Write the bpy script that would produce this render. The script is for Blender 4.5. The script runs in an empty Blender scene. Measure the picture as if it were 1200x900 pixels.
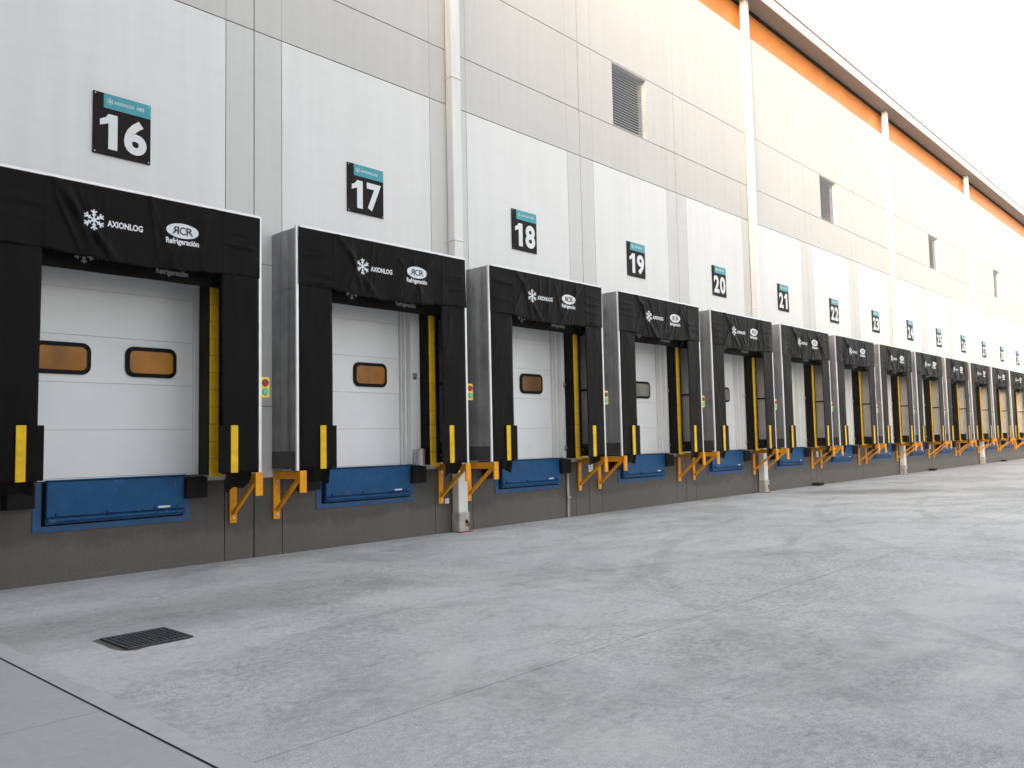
import bpy, math, random
from mathutils import Vector, Matrix
R = math.radians
rnd = random.Random(7)
S = bpy.context.scene
COL = S.collection

# ---------------------------------------------------------------- camera
def setup_camera():
    cd = bpy.data.cameras.new('camera'); cam = bpy.data.objects.new('camera', cd); COL.objects.link(cam)
    yaw, pitch, roll = R(-47.30), R(3.986), R(-1.219)
    F = Vector((math.sin(-yaw)*math.cos(pitch), math.cos(yaw)*math.cos(pitch), math.sin(pitch)))
    Rt = F.cross(Vector((0, 0, 1))).normalized(); U = Rt.cross(F)
    R2 = math.cos(roll)*Rt + math.sin(roll)*U; U2 = -math.sin(roll)*Rt + math.cos(roll)*U
    m = Matrix((R2, U2, -F)).transposed().to_4x4(); m.translation = Vector((-2.1295, -11.0706, 1.5987))
    cam.matrix_world = m
    cd.sensor_width = 36; cd.lens = 972.58/1200*36; cd.clip_end = 2000; cd.clip_start = .05
    S.camera = cam
setup_camera()

# ---------------------------------------------------------------- sky, sun, exposure
SUN_EL, SUN_AZ = R(9), R(198)           # azimuth from +X towards +Y: low on the left, raking along the wall; an added, unseen wing shades the near docks
VEIL, VEILC = .36, (2.14, 2.10, 2.08)
def setup_light():
    w = bpy.data.worlds.new('World'); S.world = w; w.use_nodes = True
    nt = w.node_tree; nt.nodes.clear()
    o = nt.nodes.new('ShaderNodeOutputWorld'); b = nt.nodes.new('ShaderNodeBackground'); s = nt.nodes.new('ShaderNodeTexSky')
    s.sky_type = 'NISHITA'; s.sun_disc = False; s.sun_elevation = SUN_EL; s.sun_rotation = R(90)-SUN_AZ
    s.air_density = 1.0; s.dust_density = 5.0; s.ozone_density = .55
    b.inputs['Strength'].default_value = .15
    # thin high cloud veil: the clear sky loses most of its blue and its contrast
    hs = nt.nodes.new('ShaderNodeHueSaturation'); hs.inputs['Saturation'].default_value = .62
    mx = nt.nodes.new('ShaderNodeMix'); mx.data_type = 'RGBA'; mx.inputs[0].default_value = VEIL; mx.inputs[7].default_value = (*VEILC, 1)
    nt.links.new(s.outputs[0], hs.inputs['Color']); nt.links.new(hs.outputs[0], mx.inputs[6]); nt.links.new(mx.outputs[2], b.inputs[0]); nt.links.new(b.outputs[0], o.inputs[0])
    ld = bpy.data.lights.new('sun', 'SUN'); ld.energy = .5; ld.angle = R(14); ld.color = (1, .78, .52)
    lo = bpy.data.objects.new('sun', ld); COL.objects.link(lo)
    d = Vector((math.cos(SUN_EL)*math.cos(SUN_AZ), math.cos(SUN_EL)*math.sin(SUN_AZ), math.sin(SUN_EL)))
    lo.rotation_euler = d.to_track_quat('Z', 'Y').to_euler(); lo.location = (60, 30, 40)
setup_light()
S.view_settings.view_transform = 'Standard'; S.view_settings.look = 'None'
S.view_settings.gamma = 1; S.view_settings.use_curve_mapping = False
S.view_settings.exposure = 2.56

# ---------------------------------------------------------------- materials
class NT:
    def __init__(s, name):
        s.m = bpy.data.materials.new(name); s.m.use_nodes = True; s.t = s.m.node_tree; s.t.nodes.clear()
        s.out = s.n('ShaderNodeOutputMaterial'); s.b = s.n('ShaderNodeBsdfPrincipled'); s.l(s.b.outputs[0], s.out.inputs[0])
        s.tc = s.n('ShaderNodeTexCoord'); s.co = s.tc.outputs['Object']
    def n(s, t, **k):
        x = s.t.nodes.new(t)
        for a, v in k.items(): setattr(x, a, v)
        return x
    def l(s, a, b): s.t.links.new(a, b)
    def world(s):
        g = s.n('ShaderNodeNewGeometry'); s.co = g.outputs['Position']
    def mapping(s, sc=(1, 1, 1), rot=(0, 0, 0)):
        m = s.n('ShaderNodeMapping'); s.l(s.co, m.inputs[0]); m.inputs['Scale'].default_value = sc; m.inputs['Rotation'].default_value = rot
        return m.outputs[0]
    def noise(s, sc, det=4, rough=.55, co=None, dist=0):
        x = s.n('ShaderNodeTexNoise'); x.inputs['Scale'].default_value = sc; x.inputs['Detail'].default_value = det
        x.inputs['Roughness'].default_value = rough; x.inputs['Distortion'].default_value = dist; s.l(co or s.co, x.inputs['Vector'])
        return x.outputs['Fac']
    def ramp(s, f, pts):
        r = s.n('ShaderNodeValToRGB'); e = r.color_ramp.elements
        while len(e) < len(pts): e.new(.5)
        for q, (p, c) in zip(e, pts):
            q.position = p; q.color = (c, c, c, 1) if not isinstance(c, tuple) else (*c, 1)
        s.l(f, r.inputs[0]); return r.outputs[0]
    def mix(s, f, a, b, mode='MIX'):
        x = s.n('ShaderNodeMix', data_type='RGBA', blend_type=mode)
        for i, v in ((0, f), (6, a), (7, b)):
            if hasattr(v, 'is_linked') or hasattr(v, 'links'): s.l(v, x.inputs[i])
            elif i == 0: x.inputs[0].default_value = v
            else: x.inputs[i].default_value = (*v, 1) if isinstance(v, tuple) else (v, v, v, 1)
        return x.outputs[2]
    def math(s, op, a, b=None, c=None):
        x = s.n('ShaderNodeMath', operation=op)
        for i, v in enumerate((a, b, c)):
            if v is None: continue
            if hasattr(v, 'links'): s.l(v, x.inputs[i])
            else: x.inputs[i].default_value = v
        return x.outputs[0]
    def sep(s):
        x = s.n('ShaderNodeSeparateXYZ'); s.l(s.co, x.inputs[0]); return x.outputs
    def col(s, v):
        if hasattr(v, 'links'): s.l(v, s.b.inputs['Base Color'])
        else: s.b.inputs['Base Color'].default_value = (*v, 1)
    def rough(s, v):
        if hasattr(v, 'links'): s.l(v, s.b.inputs['Roughness'])
        else: s.b.inputs['Roughness'].default_value = v
    def bump(s, h, st=.2, d=.01):
        x = s.n('ShaderNodeBump'); x.inputs['Strength'].default_value = st; x.inputs['Distance'].default_value = d
        s.l(h, x.inputs['Height']); s.l(x.outputs[0], s.b.inputs['Normal'])

def paint(name, c, rough=.45, var=.12, sc=3, metal=0, bump=.08, spec=.5, stretch=(1, 1, 1)):
    t = NT(name); t.world()
    n = t.noise(sc, 5, .6, t.mapping(stretch))
    v = t.ramp(n, [(.3, 1-var), (.7, 1+var*.4)])
    t.col(t.mix(1, c, v, 'MULTIPLY')); t.rough(t.math('MULTIPLY_ADD', n, .25, rough-.12))
    t.b.inputs['Metallic'].default_value = metal; t.b.inputs['Specular IOR Level'].default_value = spec
    if bump: t.bump(t.noise(60, 3), bump, .003)
    return t.m

M = {}
def worn(name, c, under, rough, amt, sc, aniso):
    t = NT(name); t.world(); n = t.noise(3, 5, .6)
    base = t.mix(1, c, t.ramp(n, [(.3, .82), (.7, 1.05)]), 'MULTIPLY')
    w = t.math('MULTIPLY', t.ramp(t.noise(sc, 9, .8, t.mapping(aniso)), [(amt, 0), (amt+.05, 1)]), t.ramp(t.noise(1.4, 3, .6), [(.45, 0), (.6, 1)]))
    grime = t.ramp(t.noise(6, 7, .7), [(.35, .88), (.6, 1)])
    t.b.inputs['Specular IOR Level'].default_value = .25; t.col(t.mix(t.math('MULTIPLY', w, .8), t.mix(1, base, grime, 'MULTIPLY'), under)); t.rough(t.math('MULTIPLY_ADD', n, .3, rough-.1)); t.bump(t.noise(22, 5), .12, .004)
    return t.m
def wall_mat(name, c, stain=.12):
    t = NT(name); t.world()
    big = t.ramp(t.noise(.55, 5, .6), [(.3, 1-stain*.6), (.7, 1)])
    streak = t.ramp(t.noise(1.0, 5, .65, t.mapping((5, 5, .22))), [(.36, 1-stain*.6), (.62, 1)])
    roller = t.ramp(t.noise(1.0, 3, .5, t.mapping((1.2, 1, 9))), [(.3, 1-stain*.35), (.6, 1)])
    spk = t.ramp(t.noise(7, 6, .7), [(.25, .9), (.36, 1)])
    t.col(t.mix(1, t.mix(1, t.mix(1, t.mix(1, c, big, 'MULTIPLY'), streak, 'MULTIPLY'), roller, 'MULTIPLY'), spk, 'MULTIPLY'))
    t.rough(.55); t.b.inputs['Specular IOR Level'].default_value = .4
    t.bump(t.noise(25, 6, .7), .12, .01)
    return t.m
M['wall_white'] = wall_mat('painted_white_concrete', (.81, .81, .80), .07)
M['wall_grey'] = wall_mat('bare_precast_concrete', (.67, .665, .65), .07)
M['wall_upper'] = wall_mat('upper_precast_concrete', (.625, .61, .585), .08)
def dado_mat(name, c):
    m = wall_mat(name, c, .2); t = m.node_tree; b = [x for x in t.nodes if x.type == 'BSDF_PRINCIPLED'][0]
    w = NT.__new__(NT); w.m = m; w.t = t; w.b = b; w.world(); X = w.sep(); src = b.inputs['Base Color'].links[0].from_socket
    h = w.math('ADD', X[2], w.math('MULTIPLY', w.noise(1.2, 7, .75, w.mapping((1, 1, .6))), -.75))
    d = w.math('MULTIPLY', w.ramp(h, [(-.05, .30), (.12, 0)]), w.ramp(w.noise(30, 5, .8), [(.35, .3), (.6, 1)]))
    sc = w.math('MULTIPLY', w.ramp(w.noise(1.5, 8, .8, w.mapping((.5, 1, 3.5))), [(.60, 0), (.68, .5)]), w.ramp(w.noise(.6, 2), [(.45, 0), (.6, 1)]))
    w.l(w.mix(sc, w.mix(d, src, (.24, .23, .21)), (.22, .21, .20)), b.inputs['Base Color']); return m
M['dado'] = dado_mat('dark_grey_dado_paint', (.096, .086, .075))
M['wing'] = wall_mat('shade_wing_cladding', (.10, .105, .11), .1)  # for the added wing, dark so that it bounces little light
M['groove'] = paint('joint_sealant', (.20, .19, .18), .8)
M['jamb'] = paint('opening_reveal', (.7, .7, .68), .6)
M['orange'] = paint('orange_cladding', (.75, .25, .04), .35, .2, .8)
M['soffit'] = paint('soffit_sheet', (.27, .245, .21), .6)
M['brightened'] = paint('brightened_inner_sheet', (.78, .78, .78), .4, .15, 2, metal=.1)  # inner side sheets coloured paler to offset the shade inside the shelters
M['gutter'] = paint('white_fascia', (.82, .8, .77), .4)
M['capping'] = paint('brown_capping', (.3, .15, .09), .5)
M['darkgap'] = paint('dark_gap', (.006, .006, .006), .9, spec=.1)
M['pipe'] = paint('white_pipe_paint', (.8, .8, .77), .4, .1, 2, stretch=(4, 4, .4))
M['pipebase'] = paint('grey_pipe_guard', (.5, .48, .44), .6, .35, 5)
M['rust'] = paint('rust_stain', (.32, .09, .03), .85, .5, 20)
M['blue'] = worn('blue_steel_paint', (.007, .085, .225), (.28, .34, .45), .42, .60, 9, (1, 1, .5))
M['bluef'] = paint('blue_frame_paint', (.007, .080, .22), .5, .35, 5)
M['rubber'] = paint('black_rubber', (.008, .008, .008), .75, .3, 8, bump=.3, spec=.2)
M['yellow'] = worn('yellow_vinyl', (.98, .60, .010), (.30, .20, .05), .5, .68, 12, (1, 1, .5))
M['yellowp'] = paint('yellow_pad_vinyl', (1.0, .60, .012), .5, .12, 5)
M['orangep'] = worn('orange_bracket_paint', (1.0, .40, .008), (.45, .16, .05), .45, .66, 14, (1, 1, 1))
M['trim'] = paint('aluminium_trim', (.86, .86, .87), .35, .08, 6, metal=.35)
M['darkmetal'] = paint('dark_kick_plate', (.09, .09, .092), .45, .3, 5, metal=.5)
M['steel'] = paint('galvanised_cover', (.5, .5, .5), .4, .35, 12, metal=.7)
M['slat'] = paint('grey_louvre_slat', (.6, .61, .62), .5, .1, 5)
M['bolt'] = paint('zinc_bolt', (.65, .63, .6), .35, .1, 9, metal=.9)
M['print'] = paint('white_print', (.80, .82, .84), .5, .06, 9, bump=0)
M['printdim'] = paint('dim_white_print', (.42, .43, .44), .6, .3, 9, bump=0)  # darker version of the white print, for the inner curtain
M['signblk'] = paint('black_sign_plate', (.010, .006, .006), .55, .2, 4, bump=0, spec=.15)
M['teal'] = paint('teal_sign_band', (.035, .33, .40), .35, .08, 4, bump=0)
M['signw'] = paint('sign_white', (.78, .79, .80), .4, .06, 4, bump=0)
M['paper'] = paint('white_notice', (.75, .75, .75), .6, .1, 8)
M['sig_yel'] = paint('signal_yellow', (.95, .66, .04), .4, .1, 9)
M['doorframe'] = paint('white_door_frame', (.80, .80, .79), .4, .06, 1.2)
M['gasket'] = paint('black_window_gasket', (.006, .006, .006), .6, spec=.15)

def door_mat():
    t = NT('white_insulated_door'); t.world()
    n = t.noise(1.5, 5, .6)
    t.col(t.mix(1, (.86, .865, .87), t.ramp(n, [(.3, .93), (.7, 1)]), 'MULTIPLY')); t.rough(.38)
    x = t.sep()
    ribs = t.math('SINE', t.math('MULTIPLY', x[2], 2*math.pi/.05))
    t.bump(t.math('MULTIPLY_ADD', ribs, .25, t.noise(90, 3)), .10, .003)
    return t.m
M['door'] = door_mat()

def galv_mat():
    t = NT('galvanised_sheet'); t.world()
    st = t.noise(1, 5, .6, t.mapping((7, 7, .3)))
    cl = t.noise(2.3, 5, .6)
    v = t.mix(.5, st, cl)
    t.col(t.ramp(v, [(.34, (.20, .20, .205)), (.66, (.42, .42, .425))]))
    t.b.inputs['Metallic'].default_value = .45; t.rough(t.ramp(v, [(.3, .5), (.7, .34)]))
    t.bump(t.noise(2.6, 3, .5, t.mapping((1, 1, .6))), .25, .03)
    return t.m
M['galv'] = galv_mat()

def vinyl_mat():
    t = NT('black_vinyl_fabric'); t.world()
    a = t.noise(1.3, 6, .65)
    t.col(t.ramp(a, [(.3, (.003, .0027, .0028)), (.72, (.0075, .0062, .0058))]))
    t.rough(t.ramp(a, [(.3, .36), (.7, .50)])); t.b.inputs['Specular IOR Level'].default_value = .075
    big = t.noise(3.5, 4, .6, t.mapping((1, 1, .45)), 1.2)
    t.bump(t.math('MULTIPLY_ADD', t.noise(140, 2), .06, big), .35, .03)
    return t.m
M['vinyl'] = vinyl_mat()

def lens_mat(name, c):
    t = NT(name); t.col(c); t.rough(.2)
    x = t.n('ShaderNodeTexVoronoi'); x.inputs['Scale'].default_value = 60; t.l(t.co, x.inputs['Vector']); t.bump(x.outputs[0], .4, .004)
    return t.m
M['lens_red'] = lens_mat('red_lens', (.28, .012, .012)); M['lens_green'] = lens_mat('green_lens', (.10, .55, .30))
def pane_mat(name, a, b):
    t = NT(name); t.world()
    t.col(t.ramp(t.noise(1.6, 3, .5, t.mapping((1, 1, .5))), [(.35, a), (.65, b)])); t.rough(.22); t.b.inputs['Specular IOR Level'].default_value = .35; return t.m
M['amber'] = pane_mat('amber_window_pane', (.24, .09, .006), (.52, .21, .012))
M['amberdk'] = pane_mat('brown_window_pane', (.12, .055, .025), (.24, .12, .05))
M['clearp'] = pane_mat('grey_window_pane', (.16, .16, .13), (.28, .28, .23))

def yard_mat(smooth=False):
    t = NT('smooth_concrete_slab' if smooth else 'yard_concrete'); t.world()
    X = t.sep()
    base = (.44, .446, .45) if smooth else (.565, .568, .568)
    big = t.ramp(t.noise(.16, 4, .55, None, .6), [(.32, .88), (.68, 1.12)])
    med = t.ramp(t.noise(.75, 6, .62, t.mapping((1, .7, 1)), .8), [(.30, .84), (.5, 1), (.75, 1.08)])
    fine = t.ramp(t.noise(14, 8, .78), [(.3, .76), (.6, 1.06)])
    grit = t.ramp(t.noise(80, 4, .75), [(.32, .66), (.6, 1.10)])
    c = base
    if smooth:
        for f, k in ((big, .3), (med, .4), (fine, .5)): c = t.mix(k, c, t.mix(1, c, f, 'MULTIPLY'))
    else:
        for f in (big, med, fine, grit): c = t.mix(1, c, f, 'MULTIPLY')
        # pale laitance patches and dark tyre/oil smudges drawn out along the driving direction
        pale = t.ramp(t.noise(.35, 7, .70, t.mapping((1, .8, 1), (0, 0, .5)), 1.2), [(.48, 0), (.58, .45), (.72, .85)])
        c = t.mix(pale, c, (.62, .605, .58))
        brk = t.ramp(t.noise(5, 6, .75), [(.38, .25), (.6, 1)])
        dirt = t.ramp(t.noise(.8, 9, .74, t.mapping((.6, 1.1, 1), (0, 0, .25)), .6), [(.49, 0), (.58, .35), (.72, .62)])
        scr = t.ramp(t.noise(2.2, 9, .82, t.mapping((.8, 1.5, 1), (0, 0, -.3)), .5), [(.54, 0), (.64, .75)])
        c = t.mix(t.math('MULTIPLY', dirt, brk), c, (.22, .215, .205)); c = t.mix(t.math('MULTIPLY', t.math('MULTIPLY', scr, brk), .5), c, (.18, .177, .17))
        # rubbed-in rubber and grime: broad patches made of fine specks
        zone = t.ramp(t.noise(.28, 3, .55, t.mapping((1, 1.2, 1), (0, 0, .7)), .5), [(.46, 0), (.60, 1)])
        speck = t.ramp(t.noise(17, 9, .8, t.mapping((.9, 1.15, 1), (0, 0, .2)), .1), [(.47, 0), (.60, 1)])
        c = t.mix(t.math('MULTIPLY', t.math('MULTIPLY', zone, speck), .5), c, (.17, .167, .16))
        speck2 = t.ramp(t.noise(26, 8, .85), [(.55, 0), (.68, 1)])
        c = t.mix(t.math('MULTIPLY', speck2, .25), c, (.2, .2, .195))
        drip = t.n('ShaderNodeTexVoronoi'); drip.inputs['Scale'].default_value = 1.1; drip.inputs['Randomness'].default_value = 1; t.l(t.mapping((1, 1, 1)), drip.inputs['Vector'])
        c = t.mix(t.math('MULTIPLY', t.ramp(t.math('ADD', drip.outputs['Distance'], t.math('MULTIPLY', t.noise(9, 5, .7), .08)), [(.05, .75), (.085, 0)]), t.ramp(t.noise(.5, 2), [(.5, 0), (.56, 1)])), c, (.10, .098, .095))
        def arc(cx, cy, r, w, k, cc):
            ax = t.math('ADD', X[0], -cx); ay = t.math('ADD', X[1], -cy)
            q = t.math('SQRT', t.math('ADD', t.math('MULTIPLY', ax, ax), t.math('MULTIPLY', ay, ay)))
            d = t.math('DIVIDE', t.math('ABSOLUTE', t.math('ADD', q, -r)), w)
            return t.mix(t.math('MULTIPLY', t.math('MULTIPLY', t.ramp(d, [(.55, k), (1, 0)]), t.ramp(t.noise(1.3, 6, .75), [(.42, 0), (.6, 1)])), t.ramp(t.noise(14, 5, .8, t.mapping((1, 1, 1))), [(.35, .3), (.6, 1)])), cc, (.24, .236, .23))
        for q in ((14, -16, 11.2, .13, .5), (14, -16, 12.9, .13, .4), (4, -13.5, 8.9, .10, .4), (22, -20, 15.6, .14, .5), (22, -20, 17.6, .14, .45), (9, -9, 4.6, .09, .3)): c = arc(*q, c)
        gx = t.math('MULTIPLY', t.math('ADD', X[0], -1.6), .30); gy = t.math('MULTIPLY', t.math('ADD', X[1], 3.0), .95)
        g2 = t.math('ADD', t.math('ADD', t.math('MULTIPLY', gx, gx), t.math('MULTIPLY', gy, gy)), t.math('MULTIPLY_ADD', t.noise(1.1, 6, .7), 1.6, -.8))
        c = t.mix(t.math('MULTIPLY', t.ramp(g2, [(.2, .5), (1.1, 0)]), t.ramp(t.noise(11, 8, .85), [(.36, .35), (.58, 1)])), c, (.17, .165, .16))
        pits = t.ramp(t.noise(30, 5, .75), [(.27, .7), (.36, 0)])
        c = t.mix(pits, c, (.10, .10, .10))
        # dark damp streak beside the wall drains
        ex = t.math('MULTIPLY', t.math('ADD', X[0], -21.7), .45); ey = t.math('MULTIPLY', t.math('ADD', t.math('MULTIPLY_ADD', X[0], .6, -13.0-(-2.5)), X[1]), .62)
        r2 = t.math('ADD', t.math('MULTIPLY', ex, ex), t.math('MULTIPLY', ey, ey))
        c = t.mix(t.ramp(r2, [(.15, .55), (.9, 0)]), c, (.12, .115, .11))
    def line(v, pos, w, k, cc):
        d = t.math('ABSOLUTE', t.math('ADD', v, -pos))
        return t.mix(t.ramp(t.math('DIVIDE', d, w), [(.45, k), (1.0 - .001, 0)]), cc, (.05, .05, .05))
    wob = t.math('MULTIPLY_ADD', t.noise(2.2, 4, .6), .03, -.015)
    xs = t.math('ADD', X[0], wob); ys = t.math('ADD', X[1], wob)
    if not smooth:
        for p in (-7.13, -14.2, -21.3): c = line(ys, p, .014, .30, c)
        for p in (4.85, 9.7, 14.6, 19.5, 24.4): c = line(xs, p, .014, .22, c)
    else:
        for p in (-5.63, -9.0, -2.3): c = line(ys, p, .012, .30, c)
    t.col(c); t.rough(.72 if not smooth else .6); t.b.inputs['Specular IOR Level'].default_value = .35
    brush = t.noise(1, 3, .6, t.mapping((4, 160, 1), (0, 0, .12)))
    h = t.math('MULTIPLY_ADD', brush, .5 if not smooth else .1, t.noise(90, 4, .7))
    t.bump(h, .6 if not smooth else .12, .008)
    return t.m
M['yard'] = yard_mat(); M['slab'] = yard_mat(True)
M['margin'] = wall_mat('trowelled_margin', (.57, .575, .575), .2)
M['jointfill'] = paint('bitumen_joint', (.085, .085, .085), .9, .5, 6)
M['iron'] = paint('cast_iron_grate', (.075, .078, .085), .6, .5, 20, metal=.2, bump=.3)

# ---------------------------------------------------------------- helpers
class MB:
    def __init__(s): s.v = []; s.f = []; s.mi = []
    def quad(s, a, b, c, d, mi=0):
        i = len(s.v); s.v += [a, b, c, d]; s.f.append((i, i+1, i+2, i+3)); s.mi.append(mi); return s
    def box(s, x0, x1, y0, y1, z0, z1, mi=0, ch=0.0):
        if ch <= 0:
            i = len(s.v)
            s.v += [(x0, y0, z0), (x1, y0, z0), (x1, y1, z0), (x0, y1, z0), (x0, y0, z1), (x1, y0, z1), (x1, y1, z1), (x0, y1, z1)]
            for q in ((3, 2, 1, 0), (4, 5, 6, 7), (0, 1, 5, 4), (1, 2, 6, 5), (2, 3, 7, 6), (3, 0, 4, 7)):
                s.f.append(tuple(i+k for k in q)); s.mi.append(mi)
            return s
        # chamfered box: convex hull style construction
        c = min(ch, (x1-x0)*.45, (y1-y0)*.45, (z1-z0)*.45)
        i = len(s.v); P = {}
        for a, X in enumerate((x0, x1)):
            for b, Y in enumerate((y0, y1)):
                for d, Z in enumerate((z0, z1)):
                    sx, sy, sz = (1, -1)[a], (1, -1)[b], (1, -1)[d]
                    P[a, b, d, 0] = len(s.v); s.v.append((X, Y+sy*c, Z+sz*c))
                    P[a, b, d, 1] = len(s.v); s.v.append((X+sx*c, Y, Z+sz*c))
                    P[a, b, d, 2] = len(s.v); s.v.append((X+sx*c, Y+sy*c, Z))
        ctr = Vector(((x0+x1)/2, (y0+y1)/2, (z0+z1)/2))
        def face(ids):
            p = [Vector(s.v[k]) for k in ids]; nn = (p[1]-p[0]).cross(p[2]-p[0]); m = sum(p, Vector())/len(p)
            if nn.dot(m-ctr) < 0: ids = ids[::-1]
            s.f.append(tuple(ids)); s.mi.append(mi)
        cyc = ((0, 0), (1, 0), (1, 1), (0, 1))
        for a in (0, 1):
            face([P[a, b, d, 0] for b, d in cyc]); face([P[b, a, d, 1] for b, d in cyc]); face([P[b, d, a, 2] for b, d in cyc])
        for a in (0, 1):
            for b in (0, 1):
                face([P[a, b, 0, 0], P[a, b, 1, 0], P[a, b, 1, 1], P[a, b, 0, 1]])
                face([P[a, 0, b, 0], P[a, 1, b, 0], P[a, 1, b, 2], P[a, 0, b, 2]])
                face([P[0, a, b, 1], P[1, a, b, 1], P[1, a, b, 2], P[0, a, b, 2]])
                for d in (0, 1): face([P[a, b, d, 0], P[a, b, d, 1], P[a, b, d, 2]])
        return s
    def bar(s, p, q, w, h, up=(0, 0, 1), mi=0):
        p, q = Vector(p), Vector(q); d = (q-p).normalized(); x = d.cross(Vector(up)).normalized(); z = x.cross(d)
        i = len(s.v)
        for o in (p, q):
            for a, b in ((-1, -1), (1, -1), (1, 1), (-1, 1)): s.v.append(tuple(o + x*a*w/2 + z*b*h/2))
        for f in ((3, 2, 1, 0), (4, 5, 6, 7), (0, 1, 5, 4), (1, 2, 6, 5), (2, 3, 7, 6), (3, 0, 4, 7)):
            s.f.append(tuple(i+k for k in f)); s.mi.append(mi)
        return s
    def cyl(s, p, q, r, n=16, mi=0, r2=None):
        p, q = Vector(p), Vector(q); d = (q-p).normalized(); a = d.orthogonal().normalized(); b = d.cross(a); i = len(s.v)
        for o, rr in ((p, r), (q, r if r2 is None else r2)):
            for k in range(n): t = 2*math.pi*k/n; s.v.append(tuple(o + a*rr*math.cos(t) + b*rr*math.sin(t)))
        for k in range(n):
            j = (k+1) % n; s.f.append((i+k, i+j, i+n+j, i+n+k)); s.mi.append(mi)
        s.f.append(tuple(i+k for k in range(n))[::-1]); s.mi.append(mi); s.f.append(tuple(i+n+k for k in range(n))); s.mi.append(mi)
        return s
    def poly(s, pts, y0, y1, mi=0):
        """closed outline in x,z extruded between two y planes (y0 is the front)"""
        n = len(pts); i = len(s.v)
        s.v += [(x, y0, z) for x, z in pts] + [(x, y1, z) for x, z in pts]
        ar = sum(pts[k][0]*pts[(k+1) % n][1]-pts[(k+1) % n][0]*pts[k][1] for k in range(n))
        fr = tuple(range(i, i+n)); bk = tuple(range(i+n, i+2*n))
        if ar > 0: s.f += [fr, bk[::-1]]
        else: s.f += [fr[::-1], bk]
        s.mi += [mi, mi]
        for k in range(n):
            j = (k+1) % n; q = (i+k, i+n+k, i+n+j, i+j) if ar > 0 else (i+j, i+n+j, i+n+k, i+k)
            s.f.append(q); s.mi.append(mi)
        return s
    def mesh(s, name, mats, smooth=False):
        me = bpy.data.meshes.new(name); me.from_pydata([tuple(v) for v in s.v], [], s.f)
        for m in (mats if isinstance(mats, (list, tuple)) else [mats]): me.materials.append(M[m])
        for p, k in zip(me.polygons, s.mi): p.material_index = k; p.use_smooth = smooth
        me.update(); return me

def obj(name, me, parent=None, loc=(0, 0, 0)):
    o = bpy.data.objects.new(name, me); COL.objects.link(o); o.location = loc
    if parent: o.parent = parent
    return o
def tag(o, label=None, cat=None, group=None, kind=None):
    for k, v in (('label', label), ('category', cat), ('group', group), ('kind', kind)):
        if v: o[k] = v
    return o
def empty(name, loc, label, cat, group=None):
    o = bpy.data.objects.new(name, None); COL.objects.link(o); o.location = loc; o.empty_display_size = .2
    return tag(o, label, cat, group)
_cache = {}
def cached(key, fn):
    if key not in _cache: _cache[key] = fn()
    return _cache[key]

def rot_pts(pts, a): return [(x*math.cos(a)-z*math.sin(a), x*math.sin(a)+z*math.cos(a)) for x, z in pts]
def rrect(x0, x1, z0, z1, r, n=6):
    P = []
    for cx, cz, a in ((x1-r, z0+r, -90), (x1-r, z1-r, 0), (x0+r, z1-r, 90), (x0+r, z0+r, 180)):
        for k in range(n+1): t = R(a+90*k/n); P.append((cx+r*math.cos(t), cz+r*math.sin(t)))
    return P

def text_geo(body, bold=.0, space=1.0):
    """flat lettering as (verts2d, faces) normalised to its own bounding box"""
    cu = bpy.data.curves.new('lettering', 'FONT'); cu.body = body; cu.size = 1; cu.offset = bold; cu.resolution_u = 4 if len(body) < 3 else 3; cu.space_character = space
    o = bpy.data.objects.new('lettering', cu); COL.objects.link(o); bpy.context.view_layer.update()
    me = bpy.data.meshes.new_from_object(o.evaluated_get(bpy.context.evaluated_depsgraph_get()))
    v = [(p.co.x, p.co.y) for p in me.vertices]; f = [tuple(p.vertices) for p in me.polygons]
    bpy.data.objects.remove(o); bpy.data.meshes.remove(me); bpy.data.curves.remove(cu)
    x0, x1 = min(p[0] for p in v), max(p[0] for p in v); y0, y1 = min(p[1] for p in v), max(p[1] for p in v)
    return [((x-x0)/(x1-x0), (y-y0)/(y1-y0)) for x, y in v], f
def geo(body, bold=0., space=1.0): return cached(('txt', body, bold, space), lambda: text_geo(body, bold, space))
def put_text(mb, g, x0, x1, z0, z1, yf, mirror=False, mi=0):
    V, Fc = g; i = len(mb.v)
    for u, w in V:
        if mirror: u = 1-u
        x = x0+(x1-x0)*u; z = z0+(z1-z0)*w; mb.v.append((x, yf(x, z) if callable(yf) else yf, z))
    for f in Fc: mb.f.append(tuple(i+k for k in (f[::-1] if mirror else f))); mb.mi.append(mi)
def put_one(mb, x0, x1, z0, z1, y):
    """heavy sans figure 1: a flag and a thick stem"""
    w, h = x1-x0, z1-z0; sw = w*.52
    mb.quad((x1-sw, y, z0), (x1, y, z0), (x1, y, z1), (x1-sw, y, z1))
    P_ = [(x1-sw, z1), (x1-sw-w*.16, z1-h*.11), (x0, z1-h*.19), (x0, z1-h*.36), (x1-sw, z1-h*.27)]
    i = len(mb.v); mb.v += [(x, y, z) for x, z in P_]; mb.f.append((i, i+1, i+2, i+3, i+4)); mb.mi.append(0)
def put_flat(mb, pts, yf, mi=0):
    """flat convex-ish polygon in x,z as a fan"""
    i = len(mb.v); cx = sum(p[0] for p in pts)/len(pts); cz = sum(p[1] for p in pts)/len(pts)
    for x, z in [(cx, cz)]+list(pts): mb.v.append((x, yf(x, z) if callable(yf) else yf, z))
    n = len(pts)
    for k in range(n): mb.f.append((i, i+1+k, i+1+(k+1) % n)); mb.mi.append(mi)
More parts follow.
